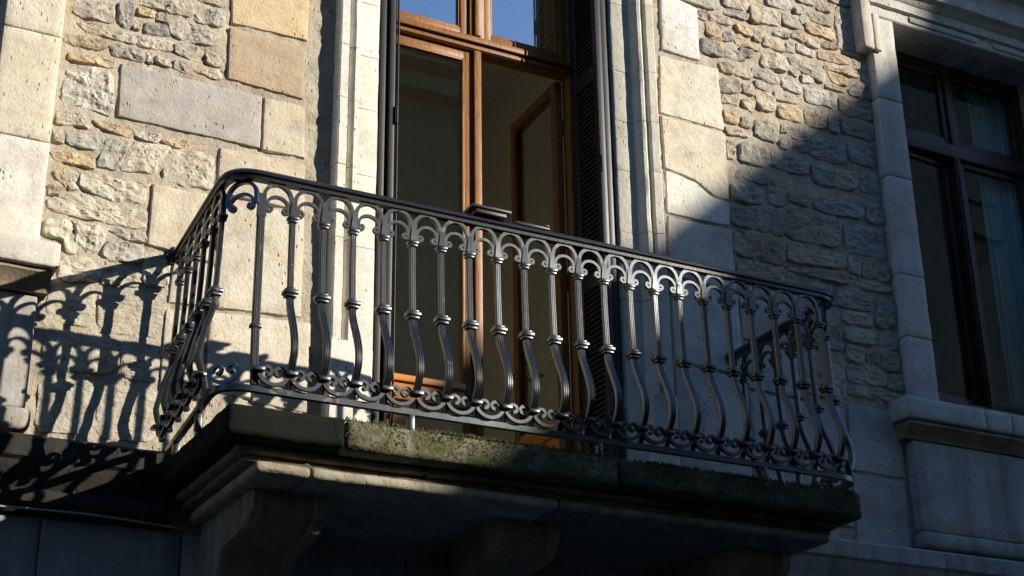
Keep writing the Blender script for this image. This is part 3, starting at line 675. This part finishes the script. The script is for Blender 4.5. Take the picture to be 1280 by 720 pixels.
stone_box('door_threshold', X0-.01, X1+.01, -.02, .40, 1.93, 1.998, M_trim, BLD, (.4, .37, .33))

# ------------------------------------------------------------------ folded shutters in the reveals
def shutter(x, side):
    """two folded leaves lying against the reveal; side=+1: right reveal"""
    for k in range(2):
        a = x-side*(.018+.046*(1-k)); x0, x1 = sorted((a, a-side*.036)); y0, y1 = -.005+.018*k, .275
        st = .05
        m = MB().cbox(x0, x1, y0, y0+st, 2.03, 5.70).cbox(x0, x1, y1-st, y1, 2.03, 5.70)
        for z in (2.03, 3.28, 4.50, 5.60): m.cbox(x0+.001, x1-.001, y0+st, y1-st, z, z+.09)
        o = m.build('shutter_leaf', M_shut, BLD)
        single = side > 0 and k == 1               # the leaf whose face can be seen: every slat its own object
        slat = None; rest = MB()
        V = [(x0+.004, y0+st, -.010), (x0+.010, y0+st, -.014), (x1-.004, y0+st, .014), (x1-.010, y0+st, .018), (x0+.004, y1-st, -.010), (x0+.010, y1-st, -.014), (x1-.004, y1-st, .014), (x1-.010, y1-st, .018)]
        FC = [(0,1,2,3),(7,6,5,4),(0,4,5,1),(1,5,6,2),(2,6,7,3),(3,7,4,0)]
        for za, zb in ((2.13, 3.27), (3.38, 4.49), (4.60, 5.59)):
            z = za
            while z < zb:
                if not single: rest.add([(a1, b1, c1+z+.02) for a1, b1, c1 in V], FC)
                elif slat is None:
                    slat = MB().add(V, FC).build('slat', M_slat, o, angle=20); slat.location.z = z+.02
                else:
                    c = slat.copy(); COL.objects.link(c); c.parent = o; c.location.z = z+.02
                z += .030
        if not single: rest.build('slats', M_slat, o, angle=20)['kind'] = 'stuff'
        if k == 0:
            for z in (2.6, 3.95, 5.2):
                MB().lathe(((x0+x1)/2-side*.02, y0-.008, z-.05), (0, 0, 1), [(0, .001), (0, .008), (.1, .008), (.1, .001)], 8).build('hinge', M_rail, o)
            MB().lathe((x0-.006 if side > 0 else x1+.006, y0-.004, 2.04), (0, 0, 1), [(0, .001), (0, .006), (3.6, .006), (3.6, .001)], 8).build('closing_rod', M_rail, o)
shutter(4.115, 1); shutter(2.71, -1)

# ------------------------------------------------------------------ balcony
BAL = empty('stone_balcony', (3.24, -.5, 1.73))
tag(BAL, 'mossy projecting stone balcony with stepped edge carried on scrolled brackets', 'balcony')
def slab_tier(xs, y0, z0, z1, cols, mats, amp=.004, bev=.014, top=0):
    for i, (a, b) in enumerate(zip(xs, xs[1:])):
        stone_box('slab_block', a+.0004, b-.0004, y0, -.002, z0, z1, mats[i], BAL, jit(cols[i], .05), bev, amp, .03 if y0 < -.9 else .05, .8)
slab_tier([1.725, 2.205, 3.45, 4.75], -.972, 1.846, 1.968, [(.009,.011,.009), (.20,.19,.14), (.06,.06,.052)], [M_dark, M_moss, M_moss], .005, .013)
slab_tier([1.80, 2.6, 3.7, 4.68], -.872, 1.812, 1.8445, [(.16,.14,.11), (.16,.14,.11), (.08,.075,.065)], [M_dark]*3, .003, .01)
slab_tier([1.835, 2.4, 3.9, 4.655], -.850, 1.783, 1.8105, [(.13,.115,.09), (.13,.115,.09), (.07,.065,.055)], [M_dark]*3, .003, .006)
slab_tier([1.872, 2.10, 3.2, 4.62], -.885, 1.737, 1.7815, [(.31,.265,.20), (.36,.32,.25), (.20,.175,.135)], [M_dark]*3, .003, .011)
def moss_tufts(n, x0, x1):
    mb = MB()
    for _ in range(n):
        x = random.uniform(x0, x1); 
        if noise.noise(Vector((x*5, 3, 1))) < random.uniform(-.5, .35): continue
        t = random.random(); r = random.uniform(.003, .009)
        if t < .6: p = Vector((x, -.972+random.uniform(-.004, .03), 1.966+random.uniform(-.004, .002))); d = Vector((random.uniform(-.5, .5), random.uniform(-1, .2), 1))
        else: p = Vector((x, -.974, 1.962-.11*random.random()**1.6)); d = Vector((random.uniform(-.7, .7), -.4, random.uniform(-1, -.2)))
        d = d.normalized()*(random.uniform(.006, .016) if t < .6 else random.uniform(.004, .009)); a = d.orthogonal().normalized()*r*.5; b = d.cross(a).normalized()*r*.5
        mb.add([p-a, p+a*.6+b, p+a*.6-b, p+d], [(0, 1, 3), (1, 2, 3), (2, 0, 3)])
    o = mb.build('moss', M_mossy, BAL); o['kind'] = 'stuff'
M_mossy = gloss_mat('moss_green', (.085, .088, .03), .95, .1, 0, (.05, .055, .018), .1)
def console(x0, x1):
    P = [(0, 1.735), (-.66, 1.735), (-.672, 1.70), (-.66, 1.655), (-.60, 1.60), (-.50, 1.575), (-.40, 1.575), (-.33, 1.56), (-.285, 1.52), (-.262, 1.46), (-.25, 1.38), (-.21, 1.30), (-.13, 1.24), (0, 1.22)]
    n = 10; mb = MB(); m = len(P)
    P2 = []
    for i in range(m):
        P2.append(Vector(P[i]));
        if 0 < i < m-1: P2.append((Vector(P[i])*.5+Vector(P[i+1])*.5))
    m = len(P2); xs = [x0, x0+.012, x0+.05, x0+.055, (x0+x1)/2, x1-.055, x1-.05, x1-.012, x1]
    for j, x in enumerate(xs):
        s = 1.0 if j in (1, 2, 6, 7) else .975
        for p in P2:
            v = Vector((x, p.x*s, 1.735-(1.735-p.y)*s)); mb.v.append(v+noise.noise_vector(v*9)*.004+noise.noise_vector(v*30)*.0015)
    for j in range(len(xs)-1):
        for i in range(m):
            k = (i+1) % m; mb.f.append((j*m+i, j*m+k, (j+1)*m+k, (j+1)*m+i))
    mb.f.append(tuple(range(m))[::-1]); mb.f.append(tuple((len(xs)-1)*m+i for i in range(m)))
    return mb.build('bracket', M_dark, BAL, (.24, .195, .14), 40)
moss_tufts(5200, 2.2, 4.72)
console(1.935, 2.26); console(3.03, 3.33); console(4.24, 4.56)

# ------------------------------------------------------------------ iron railing
RAIL = empty('balcony_railing', (3.2, -.93, 1.97))
tag(RAIL, 'black wrought iron balcony railing with bellied balusters and scrolled arches under the handrail', 'railing')
RO = Vector(RAIL.location)
def rounded(pts, rad, n=8):
    out = [Vector(pts[0])]
    for i in range(1, len(pts)-1):
        p, a, b = Vector(pts[i]), Vector(pts[i-1]), Vector(pts[i+1])
        da, db = (a-p).normalized(), (b-p).normalized()
        s, e = p+da*rad, p+db*rad
        for k in range(n+1):
            t = k/n; out.append(s*(1-t)**2+p*2*t*(1-t)+e*t*t)
    out.append(Vector(pts[-1])); return out
def densify(p, d=.15):
    out = [p[0]]
    for a, b in zip(p, p[1:]):
        k = max(1, int((b-a).length/d))
        out += [a+(b-a)*i/k for i in range(1, k+1)]
    return out
ZR = 2.957
top_path = densify(rounded([(1.747, .0, ZR), (1.692, -.93, ZR), (4.765, -.93, ZR), (4.775, 0, ZR)], .13))
SEC_R = [(-.027, .0), (-.025, .012), (-.017, .022), (0, .026), (.017, .022), (.025, .012), (.027, 0), (.021, -.004), (.017, -.007), (.017, -.021), (-.017, -.021), (-.017, -.007), (-.021, -.004)]
MB().sweep(top_path, SEC_R, n=(0, 0, 1)).build('handrail', M_rail, RAIL, angle=25)
ZB = 2.036
bot_path = densify(rounded([(1.765, 0, ZB), (1.685, -.955, ZB), (4.775, -.955, ZB), (4.78, 0, ZB)], .14))
MB().sweep(bot_path, [(-.013, -.012), (-.013, .012), (.013, .012), (.013, -.012)], n=(0, 0, 1)).build('bottom_rail', M_iron, RAIL, angle=25)
STEM = [(-.009,-.013),(-.009,.013),(.006,.013),(.010,.011),(.010,.0068),(.0068,.005),(.010,.0032),(.010,-.0032),(.0068,-.005),(.010,-.0068),(.010,-.011),(.006,-.013)]
STEM = [(a*.92, b*.92) for a, b in STEM]
def spline(pts, n=5):
    out = []
    for i in range(len(pts)-1):
        p0, p1, p2, p3 = (Vector(pts[max(0, i-1)]), Vector(pts[i]), Vector(pts[i+1]), Vector(pts[min(len(pts)-1, i+2)]))
        for k in range(n):
            t = k/n; out.append(.5*((2*p1)+(p2-p0)*t+(2*p0-5*p1+4*p2-p3)*t*t+(3*p1-p0-3*p2+p3)*t**3))
    out.append(Vector(pts[-1])); return out
VB = .026
def baluster_meshes(bulge):
    mb = MB()
    mb.sweep([(0, 0, 2.80), (0, -.004, 2.62), (0, -.010, 2.475)], STEM, n=(1, 0, 0))
    prof = [(2.447, .010), (2.40, .020), (2.35, .042), (2.295, .068), (2.24, .086), (2.19, .088), (2.15, .074), (2.112, .052), (2.052, VB)]
    mb.sweep(spline([(0, -(VB if z < 2.06 else v*bulge+(0 if z > 2.2 else (1-bulge)*VB*.8)), z) for z, v in prof], 4), [(a*1.15, b*1.12) for a, b in STEM], n=(1, 0, 0))
    mb.add([(-.015,-.012,2.80),(.015,-.012,2.80),(.015,.010,2.80),(-.015,.010,2.80),(-.010,-.012,2.85),(.010,-.012,2.85),(.010,.010,2.85),(-.010,.010,2.85),(-.012,-.010,2.88),(.012,-.010,2.88),(.012,.008,2.88),(-.012,.008,2.88)],
           [(0,3,2,1),(0,1,5,4),(1,2,6,5),(2,3,7,6),(3,0,4,7),(4,5,9,8),(5,6,10,9),(6,7,11,10),(7,4,8,11),(8,9,10,11)])
    return mb
def collar_mb():
    return MB().cbox(-.029, .029, -.036, .016, 2.457, 2.476, .004).cbox(-.023, .023, -.030, .010, 2.445, 2.4575, .003).cbox(-.021, .021, -.028, .009, 2.4755, 2.485, .003)
def cap_mb():
    return MB().cbox(-.0225, .0225, -.020, .018, 2.788, 2.803, .004).cbox(-.0175, .0175, -.017, .016, 2.776, 2.7885, .003)
def knot_mb():
    return MB().cbox(-.023, .023, -.076, -.030, 2.100, 2.116, .002)
def spiral(cu, cz, r0, r1, a0, turns, n=22):
    return [(cu+(r0+(r1-r0)*i/n)*math.cos(a0+turns*2*PI*i/n), 0, cz+(r0+(r1-r0)*i/n)*math.sin(a0+turns*2*PI*i/n)) for i in range(n+1)]
def arch_mb(s):
    """one bay of scrollwork under the handrail, bay width s"""
    h = s/2; mb = MB(); SO = [(-.0074, -.009), (-.0074, .009), (.0074, .009), (.0074, -.009)]
    rx = h-.008
    p = [(-rx-.002, 0, 2.83)]+[(rx*math.cos(PI-PI*i/20), 0, 2.872+.062*math.sin(PI*i/20)) for i in range(21)]+[(rx+.002, 0, 2.83)]
    mb.sweep(p, SO, n=(0, 1, 0))
    ri = h-.020; SI = [(-.0064, -.007), (-.0064, .007), (.0064, .007), (.0064, -.007)]
    arc = [(ri*math.cos(PI-PI*i/18), 0, 2.836+.042*math.sin(PI*i/18)) for i in range(19)]
    rs = .0150
    right = spiral(ri-rs+.002, 2.822, rs, .0055, 0, -1.05)
    left = [(-x, y, z) for x, y, z in right][::-1]
    mb.sweep(left+[(-ri, 0, 2.83)]+arc+[(ri, 0, 2.83)]+right, SI, n=(0, 1, 0), taper=lambda t: 1-.42*abs(2*t-1)**2)
    for sx in (-1, 1): mb.lathe((sx*(ri-rs+.002), -.010, 2.822), (0, 1, 0), [(0, .001), (.001, .0038), (.019, .0038), (.02, .001)], 8) if 0 else None
    return mb
def garland_mb(s):
    h = s/2; mb = MB(); SO = [(-.0072, -.008), (-.0072, .008), (.0072, .008), (.0072, -.008)]; y = -.046
    rx = h-.005
    mb.sweep([(rx*math.cos(PI+PI*i/20), y, 2.110-.053*math.sin(PI*i/20)) for i in range(21)], SO, n=(0, 1, 0))
    for sx in (-1, 1):
        q = [(sx*(-h+x), y, z) for x, _, z in [(.016, 0, 2.100)]+spiral(.043, 2.108, .0215, .0125, PI, -.78, 18)]
        mb.sweep(q, [(-.0064, -.008), (-.0064, .008), (.0064, .008), (.0064, -.008)], n=(0, 1, 0))
        e = q[-1]; mb.lathe((e[0], y-.009, e[2]), (0, 1, 0), [(0, .001), (.002, .004), (.005, .0065), (.009, .0075), (.013, .0065), (.016, .004), (.018, .001)], 10)
    return mb
DATA = {}
def iron(name, key, maker, loc, rz, parent=None, base=None):
    if key not in DATA:
        mb = maker(); o = mesh_obj(name, mb.v, mb.f, M_iron, None, angle=30); DATA[key] = o.data
    else:
        o = bpy.data.objects.new(name, DATA[key]); COL.objects.link(o)
    if parent is None:
        o.parent = RAIL; o.location = Vector(loc)-RO; o.rotation_euler = (0, 0, rz)
    else: o.parent = parent
    return o
def put_baluster(x, y, rz, bulge):
    b = iron('baluster', ('b', bulge), lambda: baluster_meshes(bulge), (x+random.uniform(-.0015, .0015), y, 0), rz+random.uniform(-.05, .05))
    iron('collar', 'c', collar_mb, 0, 0, b); iron('cap', 'cap', cap_mb, 0, 0, b); iron('knot', 'k', knot_mb, 0, 0, b)
NB = 22; SP0 = (4.633-1.828)/(NB-1)
xs = [1.828+SP0*i for i in range(NB)]
for i, x in enumerate(xs):
    if i == 0:
        # the straight corner post
        def post():
            m = MB().sweep([(0, 0, 2.80), (0, -.004, 2.31), (0, -VB, 2.29), (0, -VB, 2.052)][:2]+[(0, -.010, 2.18), (0, -VB, 2.052)], [(a*1.25, b*1.25) for a, b in STEM], n=(1, 0, 0))
            m.add([(-.018,-.012,2.78),(.018,-.012,2.78),(.018,.010,2.78),(-.018,.010,2.78),(-.016,-.012,2.85),(.016,-.012,2.85),(.016,.010,2.85),(-.016,.010,2.85),(-.017,-.010,2.88),(.017,-.010,2.88),(.017,.008,2.88),(-.017,.008,2.88)],
               [(0,3,2,1),(0,1,5,4),(1,2,6,5),(2,3,7,6),(3,0,4,7),(4,5,9,8),(5,6,10,9),(6,7,11,10),(7,4,8,11),(8,9,10,11)])
            return m
        b = iron('baluster', 'post', post, (x, -.93, 0), 0); b['label'] = 'straight corner baluster without a belly'
        iron('knot', 'k', knot_mb, 0, 0, b)
        iron('collar', 'pc', lambda: MB().cbox(-.023, .023, -.02, .014, 2.295, 2.312, .004), 0, 0, b)
    else: put_baluster(x, -.93, 0, 1.0)
    if i < NB-1:
        iron('scroll_arch', 'a', lambda: arch_mb(SP0), (x+SP0/2, -.93, 0), 0)
        iron('garland', 'g', lambda: garland_mb(SP0), (x+SP0/2, -.93, 0), 0)
LY = [-.11, -.255, -.40, -.545, -.69, -.825]
def lx(y): return 1.747+(1.692-1.747)*(-y/.93)
for i, y in enumerate(LY):
    put_baluster(lx(y), y, -PI/2, .62)
    if i < len(LY)-1:
        ym = (y+LY[i+1])/2
        iron('scroll_arch', 'al', lambda: arch_mb(.145), (lx(ym), ym, 0), -PI/2)
        iron('garland', 'gl', lambda: garland_mb(.145), (lx(ym), ym, 0), -PI/2)
iron('scroll_arch', 'al', None, (1.758, -.893, 0), -PI/4-.05); iron('garland', 'gl', None, (1.752, -.893, 0), -PI/4-.05)
iron('scroll_arch', 'al', None, (lx(-.04), -.037, 0), -PI/2)
RY = [-.12, -.26, -.40, -.54, -.68, -.81]
for i, y in enumerate(RY):
    put_baluster(4.768, y, PI/2, 1.0)
    if i < len(RY)-1:
        ym = (y+RY[i+1])/2
        iron('scroll_arch', 'ar', lambda: arch_mb(.14), (4.768, ym, 0), PI/2)
        iron('garland', 'gr', lambda: garland_mb(.14), (4.768, ym, 0), PI/2)
iron('scroll_arch', 'ar', None, (4.70, -.885, 0), PI/4); iron('garland', 'gr', None, (4.705, -.885, 0), PI/4)
for x, y in ((2.485, -.956), (3.36, -.956), (4.22, -.956), (1.715, -.62), (1.75, -.2), (4.777, -.5)):
    MB().cbox(x-.013, x+.013, y-.013, y+.013, 1.95, ZB-.0125, .002).build('foot', M_iron, RAIL)
def rosette(x):
    m = MB().lathe((x, -.001, ZR), (0, -1, 0), [(0, .046), (.008, .046), (.014, .03), (.03, .03), (.034, .018), (.05, .016)], 16)
    for k in range(6):
        a = k*PI/3; c = Vector((x+.034*math.cos(a), -.016, ZR+.034*math.sin(a)))
        m.lathe(c-Vector((0, -.012, 0)), (0, -1, 0), [(0, .002), (.003, .010), (.012, .014), (.021, .010), (.024, .002)], 8)
    m.build('rosette', M_iron, RAIL)
rosette(1.742); rosette(4.785)

# ------------------------------------------------------------------ small things
tr = empty('rail_tray', (2.86, -.93, 2.985)); tag(tr, 'flat black tray with raised plate clamped on the handrail', 'tray')
def sub_at(mb, name, mat, root): return mb.build(name, mat, root)
sub_at(MB().cbox(2.775, 2.925, -.975, -.885, 2.9835, 3.003, .004), 'tray_base', M_shut, tr)
sub_at(MB().cbox(2.752, 2.945, -.985, -.875, 3.0035, 3.018, .005), 'tray_plate', M_shut, tr)
o = MB().cbox(2.985, 3.155, -.948, -.905, 2.983, 2.997, .004).cbox(3.125, 3.15, -.952, -.90, 2.9975, 3.005, .002).build('rail_clamp', M_shut)
tag(o, 'thin black bar lying on the handrail beside the tray', 'bar')
pts = [Vector((.2+1.62*i/24, -.102-.004*math.sin(i*.7), 1.712+.006*math.sin(i*.45)-.0006*i)) for i in range(25)]
tag(MB().tube(pts, .0045, 6).build('cable', M_cable), 'thin pale cable running under the shade-darkened stone moulding', 'cable')
